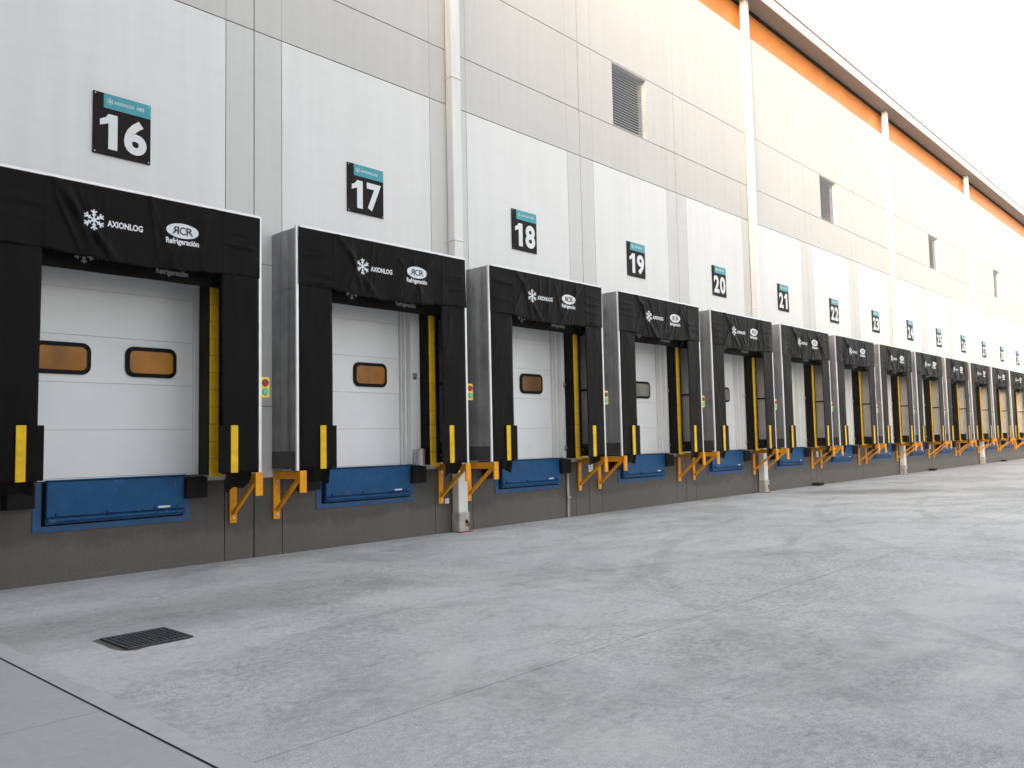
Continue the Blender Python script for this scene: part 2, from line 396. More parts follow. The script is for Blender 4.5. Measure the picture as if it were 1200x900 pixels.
def snowflake(mb, cx, cz, r, yf, mi=0, zmin=None):
    w = r*.155
    def st(a, b, ww):
        d = math.hypot(b[0]-a[0], b[1]-a[1]); nx, nz = -(b[1]-a[1])/d*ww/2, (b[0]-a[0])/d*ww/2
        q = [(a[0]-nx, a[1]-nz), (b[0]-nx, b[1]-nz), (b[0]+nx, b[1]+nz), (a[0]+nx, a[1]+nz)]
        put_flat(mb, [(cx+x, cz+z) for x, z in q], yf, mi)
    for k in range(6):
        a = R(90+60*k); c, s = math.cos(a), math.sin(a)
        st((c*r*.12, s*r*.12), (c*r, s*r), w)
        for base, ln in ((.62, .36), (.38, .22)):
            for sg in (1, -1):
                b2 = a+sg*R(48)
                st((c*r*base, s*r*base), (c*r*base+math.cos(b2)*r*ln, s*r*base+math.sin(b2)*r*ln), w*.9)
    put_flat(mb, [(cx+r*.16*math.cos(R(60*k)), cz+r*.16*math.sin(R(60*k))) for k in range(6)], yf, mi)

# ================================================================ GROUND
XN, XF = -24.0, 96.0
def ground():
    mb = MB(); mb.quad((0.03, -60, 0), (400, -60, 0), (400, .3, 0), (.03, .3, 0)); mb.quad((-400, -400, -.004), (400, -400, -.004), (400, 400, -.004), (-400, 400, -.004))
    tag(obj('yard_ground', mb.mesh('yard_ground', 'yard')), kind='structure')
    mb = MB(); mb.quad((-60, -60, 0), (-.026, -60, 0), (-.026, .3, 0), (-60, .3, 0)); tag(obj('apron_slab', mb.mesh('apron_slab', 'slab')), kind='structure')
    # smooth trowelled margin on the yard side of the joint, its outer edge uneven
    mb = MB(); N = 160; pts = []
    for k in range(N+1):
        y = -30+k*30.2/N; pts.append((.13+.018*math.sin(y*3.1)+.012*math.sin(y*9.7+1)+rnd.uniform(-.006, .006), y))
    for k in range(N): mb.quad((-.012, pts[k][1], .004), (pts[k][0], pts[k][1], .004), (pts[k+1][0], pts[k+1][1], .004), (-.012, pts[k+1][1], .004))
    tag(obj('joint_margin', mb.mesh('joint_margin', 'margin')), kind='structure')
    mb = MB(); mb.quad((-.026, -60, -.003), (-.012, -60, -.003), (-.012, .3, -.003), (-.026, .3, -.003)); mb.box(-.012, .03, -60, .3, -.03, -.0005)
    mb.v = [(x, y, z) for x, y, z in mb.v]
    tag(obj('expansion_joint', mb.mesh('expansion_joint', 'jointfill')), kind='structure')
ground()

# ================================================================ WAREHOUSE
def warp(k): return -.03*(k-8)**2 if k > 8 else 0.
def DX(n): return 2.251+4*n+warp(n)
NDOCK = 14
Z_D, Z_A, Z_B, Z_C, Z_O, Z_T = 1.15, 7.918, 8.964, 10.536, 13.648, 14.61
G = .009     # half width of a panel joint
JX = [4.26+4*k+warp(k) for k in range(-7, 24)]
# openings: doors and vents
holes = []
for n in range(NDOCK): holes.append((DX(n)-1.22, DX(n)+1.22, 1.22, 4.35))
VENTS = [(13.57, 15.02), (25.62, 27.07), (37.6, 39.05), (49.05, 50.5)]
for a, b in VENTS: holes.append((a, b, Z_B+.02, Z_C-.03))
def facade():
    mb = MB()      # mats: 0 white,1 grey,2 upper,3 dado,4 groove,5 reveal
    def rect(x0, x1, z0, z1, y, mi):
        todo = [(x0, x1, z0, z1)]
        for hx0, hx1, hz0, hz1 in holes:
            nx = []
            for a, b, c, d in todo:
                if hx0 >= b or hx1 <= a or hz0 >= d or hz1 <= c: nx.append((a, b, c, d)); continue
                if a < hx0: nx.append((a, hx0, c, d)); a = hx0
                if b > hx1: nx.append((hx1, b, c, d)); b = hx1
                if c < hz0: nx.append((a, b, c, hz0)); c = hz0
                if d > hz1: nx.append((a, b, hz1, d)); d = hz1
            todo = nx
        for a, b, c, d in todo: mb.quad((a, y, c), (b, y, c), (b, y, d), (a, y, d), mi)
    def edges(x0, x1, z0, z1, mi):
        t = .03
        mb.quad((x0, 0, z1), (x0, t, z1), (x0, t, z0), (x0, 0, z0), mi); mb.quad((x1, 0, z0), (x1, t, z0), (x1, t, z1), (x1, 0, z1), mi)
        mb.quad((x0, 0, z1), (x1, 0, z1), (x1, t, z1), (x0, t, z1), mi); mb.quad((x0, t, z0), (x1, t, z0), (x1, 0, z0), (x0, 0, z0), mi)
    xs = [XN]+JX+[XF]; xs = [x for x in xs if XN <= x <= XF]
    for a, b in zip(xs[:-1], xs[1:]):
        a0, b0 = a+G, b-G
        w0, w1 = (a+.47, b-.46)
        for z0, z1, kind in ((0, Z_A-G, 'low'), (Z_A+G, Z_B-G, 'up'), (Z_B+G, Z_C-G, 'up'), (Z_C+G, Z_O, 'up')):
            if kind == 'low':
                h = .006
                rect(a0, w0-h, 0, Z_D, 0, 3); rect(w0+h, w1-h, 0, Z_D, 0, 3); rect(w1+h, b0, 0, Z_D, 0, 3)
                for p, q in ((a0, w0-h), (w1+h, b0)):
                    rect(p, q, Z_D, 2.2, 0, 1); rect(p, q, 2.21, 4.335, 0, 1); rect(p, q, 4.345, z1, 0, 1)
                rect(w0+h, w1-h, Z_D, z1, 0, 0)
                for p, q in ((a0, w0-h), (w0+h, w1-h), (w1+h, b0)): edges(p, q, 0, Z_D, 3); edges(p, q, Z_D, z1, 1)
            else:
                h = .003
                for p, q in ((a0, w0-h), (w0+h, w1-h), (w1+h, b0)): rect(p, q, z0, z1, 0, 2); edges(p, q, z0, z1, 2)
    rect(XN, XF, 0, Z_D, .03, 6); rect(XN, XF, Z_D, Z_O, .03, 4)
    for hx0, hx1, hz0, hz1 in holes:      # reveals
        D = .45
        mb.quad((hx0, 0, hz0), (hx0, D, hz0), (hx0, D, hz1), (hx0, 0, hz1), 5); mb.quad((hx1, 0, hz1), (hx1, D, hz1), (hx1, D, hz0), (hx1, 0, hz0), 5)
        mb.quad((hx0, 0, hz1), (hx0, D, hz1), (hx1, D, hz1), (hx1, 0, hz1), 5); mb.quad((hx0, 0, hz0), (hx1, 0, hz0), (hx1, D, hz0), (hx0, D, hz0), 5)
    # top ledge, side and back of the building
    mb.quad((XN, 0, Z_O), (XF, 0, Z_O), (XF, .14, Z_O), (XN, .14, Z_O), 2)
    mb.quad((XN, 40, 0), (XN, 0, 0), (XN, 0, Z_T), (XN, 40, Z_T), 2); mb.quad((XF, 0, 0), (XF, 40, 0), (XF, 40, Z_T), (XF, 0, Z_T), 2)
    mb.quad((XF, 40, 0), (XN, 40, 0), (XN, 40, Z_T), (XF, 40, Z_T), 2)
    return mb.mesh('wall', ['wall_white', 'wall_grey', 'wall_upper', 'dado', 'groove', 'jamb', 'darkgap'])
bld = empty('warehouse_building', (0, 0, 0), 'long pale precast concrete warehouse with orange band under its eave and loading docks', 'warehouse')
obj('wall', facade(), bld)
def band():
    mb = MB(); x = XN; 
    xs = [XN]+JX+[XF]
    for a, b in zip(xs[:-1], xs[1:]): mb.box(a+.006, b-.006, .12, .16, Z_O+.004, Z_T-.07)
    return mb.mesh('orange_band', 'orange')
obj('orange_band', band(), bld)
mb = MB(); mb.box(XN, XF, .05, .17, Z_T-.068, Z_T-.002); obj('shadow_gap', mb.mesh('shadow_gap', 'darkgap'), bld)
mb = MB(); mb.box(XN, XF, -.46, .3, Z_T, Z_T+.03, 0); mb.box(XN, XF, -.50, -.462, Z_T-.012, Z_T+.30, 1); mb.box(XN, XF, -.53, .1, Z_T+.302, Z_T+.335, 2)
mb.quad((XN, -.46, Z_T+.3), (XF, -.46, Z_T+.3), (XF, 40, Z_T+.3), (XN, 40, Z_T+.3), 0)
obj('eave', mb.mesh('eave', ['soffit', 'gutter', 'capping']), bld)
mb = MB()      # wing added out of view on the left to shade the near docks
mb.box(XN, -6.2, -60, -.02, Z_D, Z_T+.3, 0); mb.box(XN, -6.19, -60.01, -.015, 0, Z_D-.004, 1)
for k in range(150): mb.box(-6.2, -6.16, -59.8+k*.4, -59.6+k*.4, Z_D+.01, Z_T+.25, 0)
obj('added_shade_wing', mb.mesh('added_shade_wing', ['wing', 'dado']), bld)
def vent_mesh(w, h):
    f = MB(); f.box(0, w, .24, .27, 0, h)
    f2 = MB(); N = 23
    for k in range(N):
        z = h*(k+.5)/N; f2.bar((0.031,   .125, z), (w-.031, .125, z), .007, .036, up=(0, -.93, .37))
    return f.mesh('backing', 'darkgap'), f2.mesh('slats', 'slat')
for a, b in VENTS:
    bk, sl = cached('vent', lambda: vent_mesh(1.45, Z_C-Z_B-.05))
    vf = MB(); w, h = 1.45, Z_C-Z_B-.05
    vf.box(0.001, .03, .14, .24, 0, h); vf.box(w-.03, w-.001, .14, .24, 0, h); vf.box(.031, w-.031, .14, .24, h-.035, h-.001); vf.box(.031, w-.031, .14, .24, .001, .03)
    o = obj('vent', cached('ventf', lambda: vf.mesh('vent', 'trim')), bld, (a, 0, Z_B+.02))
    obj('slats', sl, o); obj('backing', bk, o)

# doors (parts of the building)
DSH = {0: .22, 1: -.08, 2: .02, 3: .03}
def door_meshes():
    d = {}
    mb = MB(); z = 1.262
    while z < 4.3: mb.box(-1.35, .96, .15, .20, z, min(z+.603, 4.34), 0, .003); z += .606
    mb.box(-1.35, .96, .155, .19, 1.235, 1.258); d['panel'] = mb.mesh('dock_door', 'door')
    mb = MB(); mb.box(.965, .99, .10, .19, 1.24, 4.34, 0, .003); mb.box(.993, 1.03, .03, .19, 1.24, 4.34, 0, .004); mb.box(1.033, 1.235, -.09, .19, 1.24, 4.34, 0, .008)
    d['frame'] = mb.mesh('door_frame', 'doorframe')
    mb = MB(); mb.box(-1.6, 1.4, .3, .34, 1.1, 4.4); d['back'] = mb.mesh('backing', 'darkgap')
    mb = MB(); mb.box(1.06, 1.15, -.108, -.092, 0, .10, 0, .004); mb.cyl((1.11, -.125, .05), (1.11, -.107, .05), .02, 10); d['latch'] = mb.mesh('latch', 'bolt')
    def win(x0):
        a = MB(); a.poly(rrect(x0-.048, x0+.648, 2.572, 2.978, .11), .128, .149)
        b = MB(); b.poly(rrect(x0+.008, x0+.592, 2.625, 2.922, .065), .120, .1275)
        return a, b
    for i, x0 in enumerate((.03, -1.10)):
        a, b = win(x0); d['wf%d' % i] = a.mesh('window_frame', 'gasket')
        for c in ('amber', 'amberdk', 'clearp'): d['wp%d%s' % (i, c)] = b.mesh('window_pane', c)
    return d
DM = door_meshes()
for n in range(NDOCK):
    sh = DSH.get(n, 0.); loc = (DX(n)+sh, 0, 0)
    o = obj('dock_door', DM['panel'], bld, loc)
    fr = obj('door_frame', DM['frame'], o); fr.location.x = 0 if n else -.05
    for q in (1.40, 2.72): obj('latch', DM['latch'], o, (fr.location.x, 0, q))
    for i in (0, 1):
        obj('window_frame', DM['wf%d' % i], o); obj('window_pane', DM['wp%d%s' % (i, 'amber' if n < 2 else 'amberdk' if n == 2 else 'clearp')], o)
# dark interior behind the doors so that no gap shows sky
mb = MB(); mb.quad((XN, .46, 0), (XF, .46, 0), (XF, .46, Z_O), (XN, .46, Z_O)); obj('inner_lining', mb.mesh('inner_lining', 'darkgap'), bld)

# ================================================================ DOWNPIPES
def pipes():
    d = {}
    mb = MB(); mb.box(-.115, .115, -.19, -.012, .30, Z_T-.02, 0, .012); d['pipe'] = mb.mesh('downpipe', 'pipe')
    mb = MB()
    for z in (2.2, 5.3, 8.38, 11.45): mb.box(-.128, .128, -.203, -.002, z, z+.035, 0, .006)
    d['clip'] = mb.mesh('pipe_clip', 'pipe')
    mb = MB(); mb.box(-.135, .135, -.215, -.002, .0, .36, 0, .02); d['base'] = mb.mesh('pipe_guard', 'pipebase')
    mb = MB(); mb.poly([(.03, .10), (.055, .19), (.09, .2), (.12, .12), (.115, .02), (.10, .015), (.095, .1)], -.2185, -.2155, 0); mb.box(-.16, .16, -.26, -.217, .0, .012)
    d['rust'] = mb.mesh('rust_stain', 'rust')
    mb = MB(); mb.poly([(.04+.03*math.cos(R(a)), .19+.035*math.sin(R(a))) for a in range(0, 360, 30)], -.2225, -.219); d['hole'] = mb.mesh('outlet_hole', 'darkgap')
    return d
PM = pipes()
names = ['between docks 17 and 18', 'between docks 20 and 21', 'between docks 23 and 24', 'between docks 26 and 27']
for k, nm in enumerate(names):
    x = 8.31+12*k+warp(1.5+3*k)
    t = empty('downpipe', (x, 0, 0), 'square white rainwater downpipe with rusty foot on the wall '+nm, 'downpipe', 'downpipes down the warehouse wall')
    for nn, key in (('pipe_shaft', 'pipe'), ('pipe_clip', 'clip'), ('pipe_guard', 'base'), ('rust_stain', 'rust'), ('outlet_hole', 'hole')): obj(nn, PM[key], t)

# ================================================================ DOCK SHELTERS
BZ = 1.22
P = -.6936
def fold_fn(seed):
    r = random.Random(seed); L = []
    for _ in range(9):
        x = r.uniform(-1.0, 1.05); top = r.uniform(4.55, 4.85); dx = r.uniform(-.55, .55); L.append((x, top, x+dx, r.uniform(3.85, 4.1), r.uniform(.014, .032), r.uniform(.012, .026)))
    for s in (-1, 1): L.append((s*1.0, 4.8, s*.25, 3.9, .05, .03)); L.append((s*.85, 4.75, s*.55, 4.0, .03, .02))
    for s in (-1, 1):
        for _ in range(4): z = r.uniform(4.0, 4.6); L.append((s*1.62, z, s*1.1, z-r.uniform(-.04, .05), r.uniform(.012, .022), .011))
    ph = r.uniform(0, 6)
    def f(x, z):
        h = 0
        for x0, z0, x1, z1, w, a in L:
            dx, dz = x1-x0, z1-z0; q = dx*dx+dz*dz; t = max(0, min(1, ((x-x0)*dx+(z-z0)*dz)/q))
            d2 = (x-x0-t*dx)**2+(z-z0-t*dz)**2
            if d2 < 9*w*w: h += a*math.exp(-d2/(w*w))*math.sin(math.pi*min(.94, max(0.0, .12+.82*t)))**.5
        calm = math.exp(-((x+.54)/.17)**4-((z-4.37)/.16)**4)+math.exp(-((x+.17)/.26)**4-((z-4.36)/.09)**4)+math.exp(-((x-.565)/.26)**4-((z-4.38)/.20)**4)
        h *= 1-.88*min(1, calm)
        low = max(0, (4.75-z)/.85)
        h += .012*low*math.sin(x*5+ph)+.006*low*math.sin(x*13+ph*2)
        for sx in (-1.06, 1.15): h += .010*math.exp(-((x-sx)/.012)**2)
        return P-.022-h
    def bottom(x):
        if x < -1.06 or x > 1.15: return 3.955
        u = (x+1.06)/2.21
        return 3.955-.055*math.sin(math.pi*u)-.012*abs(math.sin(x*7+ph))-.006*math.sin(x*31+ph)
    return f, bottom
def header_mesh(f, bottom):
    mb = MB(); NX, NZ = 150, 34; zt = 4.805
    for j in range(NZ+1):
        for i in range(NX+1):
            x = -1.688+3.376*i/NX; zb = bottom(x); z = zt+(zb-zt)*j/NZ; mb.v.append((x, f(x, z), z-BZ))
    for j in range(NZ):
        for i in range(NX):
            a = j*(NX+1)+i; mb.f.append((a, a+NX+1, a+NX+2, a+1)); mb.mi.append(0)
    # back layer so that the fabric has thickness
    n0 = len(mb.v)
    for i in range(NX+1):
        x = -1.688+3.376*i/NX; zb = bottom(x); mb.v.append((x, f(x, zb)+.006, zb-BZ)); mb.v.append((x, P-.004, zt-BZ))
    for i in range(NX):
        a, b = NZ*(NX+1)+i, NZ*(NX+1)+i+1; c, d = n0+2*i, n0+2*i+2
        mb.f += [(a, c, d, b), (c, c+1, d+1, d)]; mb.mi += [0, 0]
    return mb.mesh('header_curtain', 'vinyl', True)
def shift(mb, dz): mb.v = [(x, y, z+dz) for x, y, z in mb.v]
def emblem(f, dy, zoff=0.0, mat='print', parts=True, clip=None):
    g = lambda x, z: f(x, z)-dy
    out = []
    a = MB(); snowflake(a, -.54, 4.375+zoff, .128, g); out.append(('snowflake_emblem', a, mat))
    a = MB(); put_text(a, geo('AXIONLOG', .034), -.385, .05, 4.322+zoff, 4.402+zoff, g); out.append(('lettering', a, mat))
    a = MB()
    ell = [(.565+.215*math.cos(R(t)), 4.428+zoff+.098*math.sin(R(t))) for t in range(0, 360, 10)]
    for k in range(36):
        for r0, r1 in ((0, .4), (.4, .72), (.72, 1)):
            c_, e_ = (.565, 4.428+zoff), [ell[k], ell[(k+1) % 36]]
            q = [(c_[0]+(p[0]-c_[0])*rr, c_[1]+(p[1]-c_[1])*rr) for p, rr in ((e_[0], r0), (e_[0], r1), (e_[1], r1), (e_[1], r0))]
            a.quad(*[(x, g(x, z), z) for x, z in q])
    out.append(('oval_badge', a, mat))
    a = MB(); h = lambda x, z: f(x, z)-dy-.006
    put_text(a, geo('R', .006), .425, .512, 4.378+zoff, 4.478+zoff, h, True); put_text(a, geo('C', .006), .522, .600, 4.378+zoff, 4.478+zoff, h); put_text(a, geo('R', .006), .612, .702, 4.378+zoff, 4.478+zoff, h)
    out.append(('badge_letters', a, 'signblk'))
    a = MB(); put_text(a, geo('Refrigeración', .03), .345, .785, 4.225+zoff, 4.325+zoff, g); out.append(('lettering', a, mat))
    for _, m, _2 in out: shift(m, -BZ)
    return out
def curtain_mesh(x0, x1, seed):
    r = random.Random(seed); mb = MB(); NX, NZ = 14, 60; ph = r.uniform(0, 6)
    L = [(r.uniform(x0, x1), r.uniform(1.3, 4), r.uniform(-.25, .25), r.uniform(.3, .9), r.uniform(.012, .03), r.uniform(.003, .008)) for _ in range(16)]
    def f(x, z):
        h = .006*math.sin(z*2.1+ph)*math.sin((x-x0)/(x1-x0)*math.pi)
        for cx, cz, dx, dz, w, a in L:
            q = dx*dx+dz*dz; t = max(0, min(1, ((x-cx)*dx+(z-cz)*dz)/q)); d2 = (x-cx-t*dx)**2+(z-cz-t*dz)**2
            if d2 < 9*w*w: h += a*math.exp(-d2/(w*w))
        return P-.004-h
    wob = lambda z: .006*math.sin(z*1.7+ph)
    inner = x1 if x1 < 0 else x0
    for j in range(NZ+1):
        for i in range(NX+1):
            x = x0+(x1-x0)*i/NX; z = 1.255+(4.79-1.255)*j/NZ
            if abs(x-inner) < .1: xx = x+wob(z)
            else: xx = x
            mb.v.append((xx, f(x, z), z-BZ))
    N1 = len(mb.v)
    for j in range(NZ):
        for i in range(NX): a = j*(NX+1)+i; mb.f.append((a, a+1, a+NX+2, a+NX+1)); mb.mi.append(0)
    # give it thickness
    bk = [(x, P+.008, z) for x, y, z in mb.v[:N1]]; mb.v += bk
    for j in range(NZ):
        for i in range(NX): a = N1+j*(NX+1)+i; mb.f.append((a, a+NX+1, a+NX+2, a+1)); mb.mi.append(0)
    for j in range(NZ):
        for i, fl in ((0, 0), (NX, 1)):
            a = j*(NX+1)+i; b = a+NX+1; mb.f.append((a, b, b+N1, a+N1) if not fl else (b, a, a+N1, b+N1)); mb.mi.append(0)
    for i in range(NX): mb.f.append((i+1, i, i+N1, i+1+N1)); mb.mi.append(0)
    return mb.mesh('side_curtain', 'vinyl', True)
def bx(name, mat, *boxes, ch=.004):
    mb = MB()
    for b in boxes: mb.box(*b[:4], b[4]-BZ, b[5]-BZ, 0, ch)
    return mb.mesh(name, mat)
def side_panel(s):
    mb = MB(); x0, x1 = (-1.695, -1.680) if s < 0 else (1.680, 1.695)
    zs = [1.27, 2.66, 3.93, 4.80]
    for a, b in zip(zs[:-1], zs[1:]): mb.box(x0, x1, P+.03, -.004, a+.003-BZ, b-.003-BZ)
    xo, xi = (x0-.004, x0) if s < 0 else (x1, x1+.004)
    for y in (-.46, -.23): mb.box(xo, xi, y-.006, y+.006, 1.55-BZ, 4.78-BZ)           # standing seams
    for z in zs[1:-1]: mb.box(xo-.002 if s < 0 else xi-.002, xo+.002 if s < 0 else xi+.002, P+.03, -.004, z-.006-BZ, z+.006-BZ)
    for z in (1.9, 2.9, 3.4, 4.3):
        for y in (-.62, -.07): mb.cyl((xo, y, z-BZ), (xo-.006 if s < 0 else xi+.006, y, z-BZ), .009, 8)
    return mb.mesh('side_panel', 'galv')
def bracket(s):
    x = 1.668 if s > 0 else -1.632; w = .055; mb = MB()
    mb.box(x-w, x+w, -.030, -.004, .53-BZ, 1.165-BZ, 0, .003)                   # wall plate
    mb.box(x-.04, x+.04, -.70, -.031, 1.125-BZ, 1.235-BZ, 0, .004)          # arm
    mb.bar((x, -.035, .66-BZ), (x, -.62, 1.135-BZ), .05, .05)                  # brace
    b2 = MB()
    for z in (.60, 1.09): b2.cyl((x, -.045, z-BZ), (x, -.03, z-BZ), .017, 8)
    e = MB(); e.box(x-w, x+w, -.735, -.702, .935-BZ, 1.25-BZ, 0, .003)
    return mb.mesh('support_bracket', 'orangep'), b2.mesh('bolt', 'bolt'), e.mesh('end_plate', 'orangep')
def flap(s, v=0):
    r = random.Random(5+s+v*11); f1, f2 = r.uniform(.7, 1.25), r.uniform(6, 13); mb = MB(); xa, xb = (1.22, 1.60) if s > 0 else (-1.55, -1.12)
    N = 12; top = []; 
    for i in range(N+1):
        u = i/N; x = xa+(xb-xa)*u; d = .20 if s > 0 else .17
        zb = 1.24-d*f1*(1-.35*u)-.02*math.sin(u*f2) if s > 0 else 1.24-d*f1*(.55+.45*u)-.02*math.sin(u*f2)
        top.append((x, zb))
    for a, b in zip(top[:-1], top[1:]):
        ya, yb = -.60-.03*math.sin(a[0]*22), -.60-.03*math.sin(b[0]*22)
        for o in (0, .008): mb.quad((a[0], ya+o, a[1]-BZ), (b[0], yb+o, b[1]-BZ), (b[0], -.66+o, 1.275-BZ), (a[0], -.66+o, 1.275-BZ))
    return mb.mesh('loose_flap', 'vinyl', True)
def pad(s):
    mb = MB(); x0, x1 = (1.15, 1.385) if s > 0 else (-1.385, -1.15)
    mb.box(x0, x1, -.345, -.004, 1.235-BZ, 4.25-BZ, 0, .015); return mb.mesh('side_pad', 'vinyl')
def guide(s):
    mb = MB(); x0, x1 = (1.135, 1.265) if s > 0 else (-1.265, -1.135); z = 1.225; k = 0
    while z < 3.83:
        z1 = min(z+.235, 3.835); d = .002*(k % 2); mb.box(x0+d, x1-d, -.365-d, -.3465, z-BZ, z1-.004-BZ, 0, .004); z = z1; k += 1
    mb.box(x0, x1+.05, -.40, -.366, 1.21-BZ, 1.27-BZ, 0, .006) if s > 0 else None
    return mb.mesh('guide_strip', 'yellowp')
SH = {}
def build_shelter(n):
    X0 = DX(n)
    t = empty('dock_shelter', (X0, 0, BZ), 'black fabric dock shelter with printed header under the number %d sign' % (16+n), 'dock shelter', 'dock shelters in a row along the warehouse')
    c = lambda k, fn: cached(('sh', k), fn)
    for s in (-1, 1):
        sp = obj('side_panel', c(('sp', s), lambda: side_panel(s)), t)
        xo = s*1.702
        obj('kick_plate', c(('kp', s), lambda: bx('kick_plate', 'darkmetal', (min(xo-.003, xo+.003), max(xo-.003, xo+.003), -.655, -.02, 1.275, 1.53))), sp)
        obj('brightened_sheet', c(('ls', s), lambda: bx('brightened_sheet', 'brightened', (min(s*1.672, s*1.6785), max(s*1.672, s*1.6785), P+.035, -.006, 1.27, 4.79))), sp)  # extra sheet over the galvanised side, brightness put into its colour
        obj('edge_trim', c(('et', s), lambda: bx('edge_trim', 'trim', (s*1.7-.022, s*1.7+.022, P-.006, P+.028, 1.25, 4.833))), t)
        v = n if n < 5 else n % 3
        x0, x1 = (-1.677, -1.10) if s < 0 else (1.125, 1.677)
        cu = obj('side_curtain', c(('cu', s, v), lambda: curtain_mesh(x0, x1, 31*v+s+5)), t)
        a = -1.335 if s < 0 else 1.25
        obj('reflector_strip', c(('rs', s), lambda: bx('reflector_strip', 'yellow', (a, a+.105, P-.034, P-.022, 1.265, 1.90))), cu)
        wa = (-1.225, -1.045) if s < 0 else (1.075, 1.24)
        obj('wear_flap', c(('wf', s), lambda: bx('wear_flap', 'vinyl', (wa[0], wa[1], P-.030, P-.018, 1.27, 1.90))), cu)
        pd = obj('side_pad', c(('pd', s), lambda: pad(s)), t)
        obj('guide_strip', c(('gs', s), lambda: guide(s)), pd)
        obj('loose_flap', c(('lf', s, n % 5), lambda: flap(s, n % 5)), t)
        b, bo, e = c(('br', s), lambda: bracket(s))
        br = obj('support_bracket', b, t); obj('bolt', bo, br); obj('end_plate', e, br)
        xs = s*1.655
        obj('side_strut', c(('ss', s), lambda: bx('side_strut', 'rubber', (xs-.02, xs+.02, P+.03, -.01, 2.65, 2.69), (xs-.02, xs+.02, P+.03, -.01, 3.84, 3.88))), t)
        bbk = obj('buffer_block', c(('bb', s), lambda: bx('buffer_block', 'rubber', (min(s*1.40, s*1.67), max(s*1.40, s*1.67), -.50, -.01, 1.27, 1.52), ch=.02)), t)
    stk = obj('warning_sticker', c('stk', lambda: MB().poly([(-.07, 0), (-.04, -.035), (.05, -.03), (.08, .005), (.05, .035), (-.03, .035)], -.003, 0).mesh('warning_sticker', 'orangep')), bbk, (1.398, -.27, 1.40-BZ)); stk.rotation_euler = (0, 0, R(-90))
    obj('top_trim', c('tt', lambda: bx('top_trim', 'trim', (-1.677, 1.677, P-.034, P+.028, 4.803, 4.838))), t)
    obj('roof_panel', c('rp', lambda: bx('roof_panel', 'galv', (-1.677, 1.677, P+.03, -.004, 4.80, 4.82))), t)
    obj('head_pad', c('hp', lambda: bx('head_pad', 'vinyl', (-1.66, 1.66, -.345, -.004, 3.90, 4.78), ch=.02)), t)
    f, bt = fold_fn(100+n)
    hd = obj('header_curtain', header_mesh(f, bt), t)
    for nm, mb, mat in emblem(f, .006): obj(nm, mb.mesh(nm, mat), hd)
    # second printed curtain hanging behind the first
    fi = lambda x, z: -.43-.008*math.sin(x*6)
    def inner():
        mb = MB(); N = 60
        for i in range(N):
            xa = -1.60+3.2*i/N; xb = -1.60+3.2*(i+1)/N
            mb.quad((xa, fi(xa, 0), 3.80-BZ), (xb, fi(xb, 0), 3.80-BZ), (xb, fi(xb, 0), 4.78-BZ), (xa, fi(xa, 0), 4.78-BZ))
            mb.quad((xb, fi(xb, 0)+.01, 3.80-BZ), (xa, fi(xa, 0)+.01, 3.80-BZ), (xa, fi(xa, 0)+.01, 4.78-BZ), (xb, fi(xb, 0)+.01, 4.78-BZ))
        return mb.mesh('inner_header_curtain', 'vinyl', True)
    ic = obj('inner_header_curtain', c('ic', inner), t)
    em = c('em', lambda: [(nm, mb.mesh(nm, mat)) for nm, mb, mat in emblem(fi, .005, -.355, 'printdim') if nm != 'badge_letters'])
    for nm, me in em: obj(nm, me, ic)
for n in range(NDOCK): build_shelter(n)

# ================================================================ DOCK LEVELLERS AND BUMPERS
def leveller():
    d = {}
    mb = MB(); z0, z1 = .62, 1.225; mb.box(-.93, -.835, -.012, -.003, z0+.075, z1); mb.box(.935, 1.03, -.012, -.003, z0+.075, z1); mb.box(-.93, 1.03, -.014, -.003, z0, z0+.074)
    d['frame'] = mb.mesh('pit_frame', 'bluef')
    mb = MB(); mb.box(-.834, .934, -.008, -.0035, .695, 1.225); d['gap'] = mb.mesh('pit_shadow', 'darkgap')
    mb = MB(); mb.box(-.80, .93, -.085, -.010, .80, 1.238, 0, .01); mb.box(-.80, .93, -.11, -.012, 1.2395, 1.252, 0, .003)
    d['lip'] = mb.mesh('lip_plate', 'blue')
    mb = MB()
    for k in range(9): xa = -.78+k*.19; mb.cyl((xa, -.066, .762), (xa+.186, -.066, .762), .024, 12)
    mb.box(-.80, .925, -.052, -.010, .715, .798, 0, .005)
    for xa in (-.7, -.1, .5, .8): mb.box(xa, xa+.05, -.112, -.088, .815, .85, 0, .004)
    d['hinge'] = mb.mesh('lip_hinge', 'blue')
    mb = MB(); mb.box(.50, .72, -.0885, -.0852, .826, .850); d['tag'] = mb.mesh('maker_label', 'paper')
    return d
LM = leveller()
for n in range(NDOCK):
    t = empty('dock_leveller', (DX(n), 0, 0), 'blue steel dock leveller set in the wall below the door of dock %d' % (16+n), 'dock leveller', 'blue dock levellers below the doors')
    obj('pit_frame', LM['frame'], t); obj('pit_shadow', LM['gap'], t); lp = obj('lip_plate', LM['lip'], t); obj('lip_hinge', LM['hinge'], t); obj('maker_label', LM['tag'], lp)
def bumper():
    mb = MB(); 
    for k in range(6): mb.box(-.15, .15, -.045-.02*k-.019, -.045-.02*k, -.14, .14, 0, .004)
    mb.box(-.17, .17, -.044, -.004, -.15, .15, 0, .004); return mb.mesh('dock_bumper', 'rubber')
BM = bumper()
for n in range(NDOCK):
    for s, nm in ((-1, 'left'), (1, 'right')):
        tag(obj('dock_bumper', BM, None, (DX(n)+(1.06 if s > 0 else -1.10), 0, 1.07)), 'black rubber bumper block to the %s of the blue leveller at dock %d' % (nm, 16+n), 'bumper', 'rubber dock bumpers')

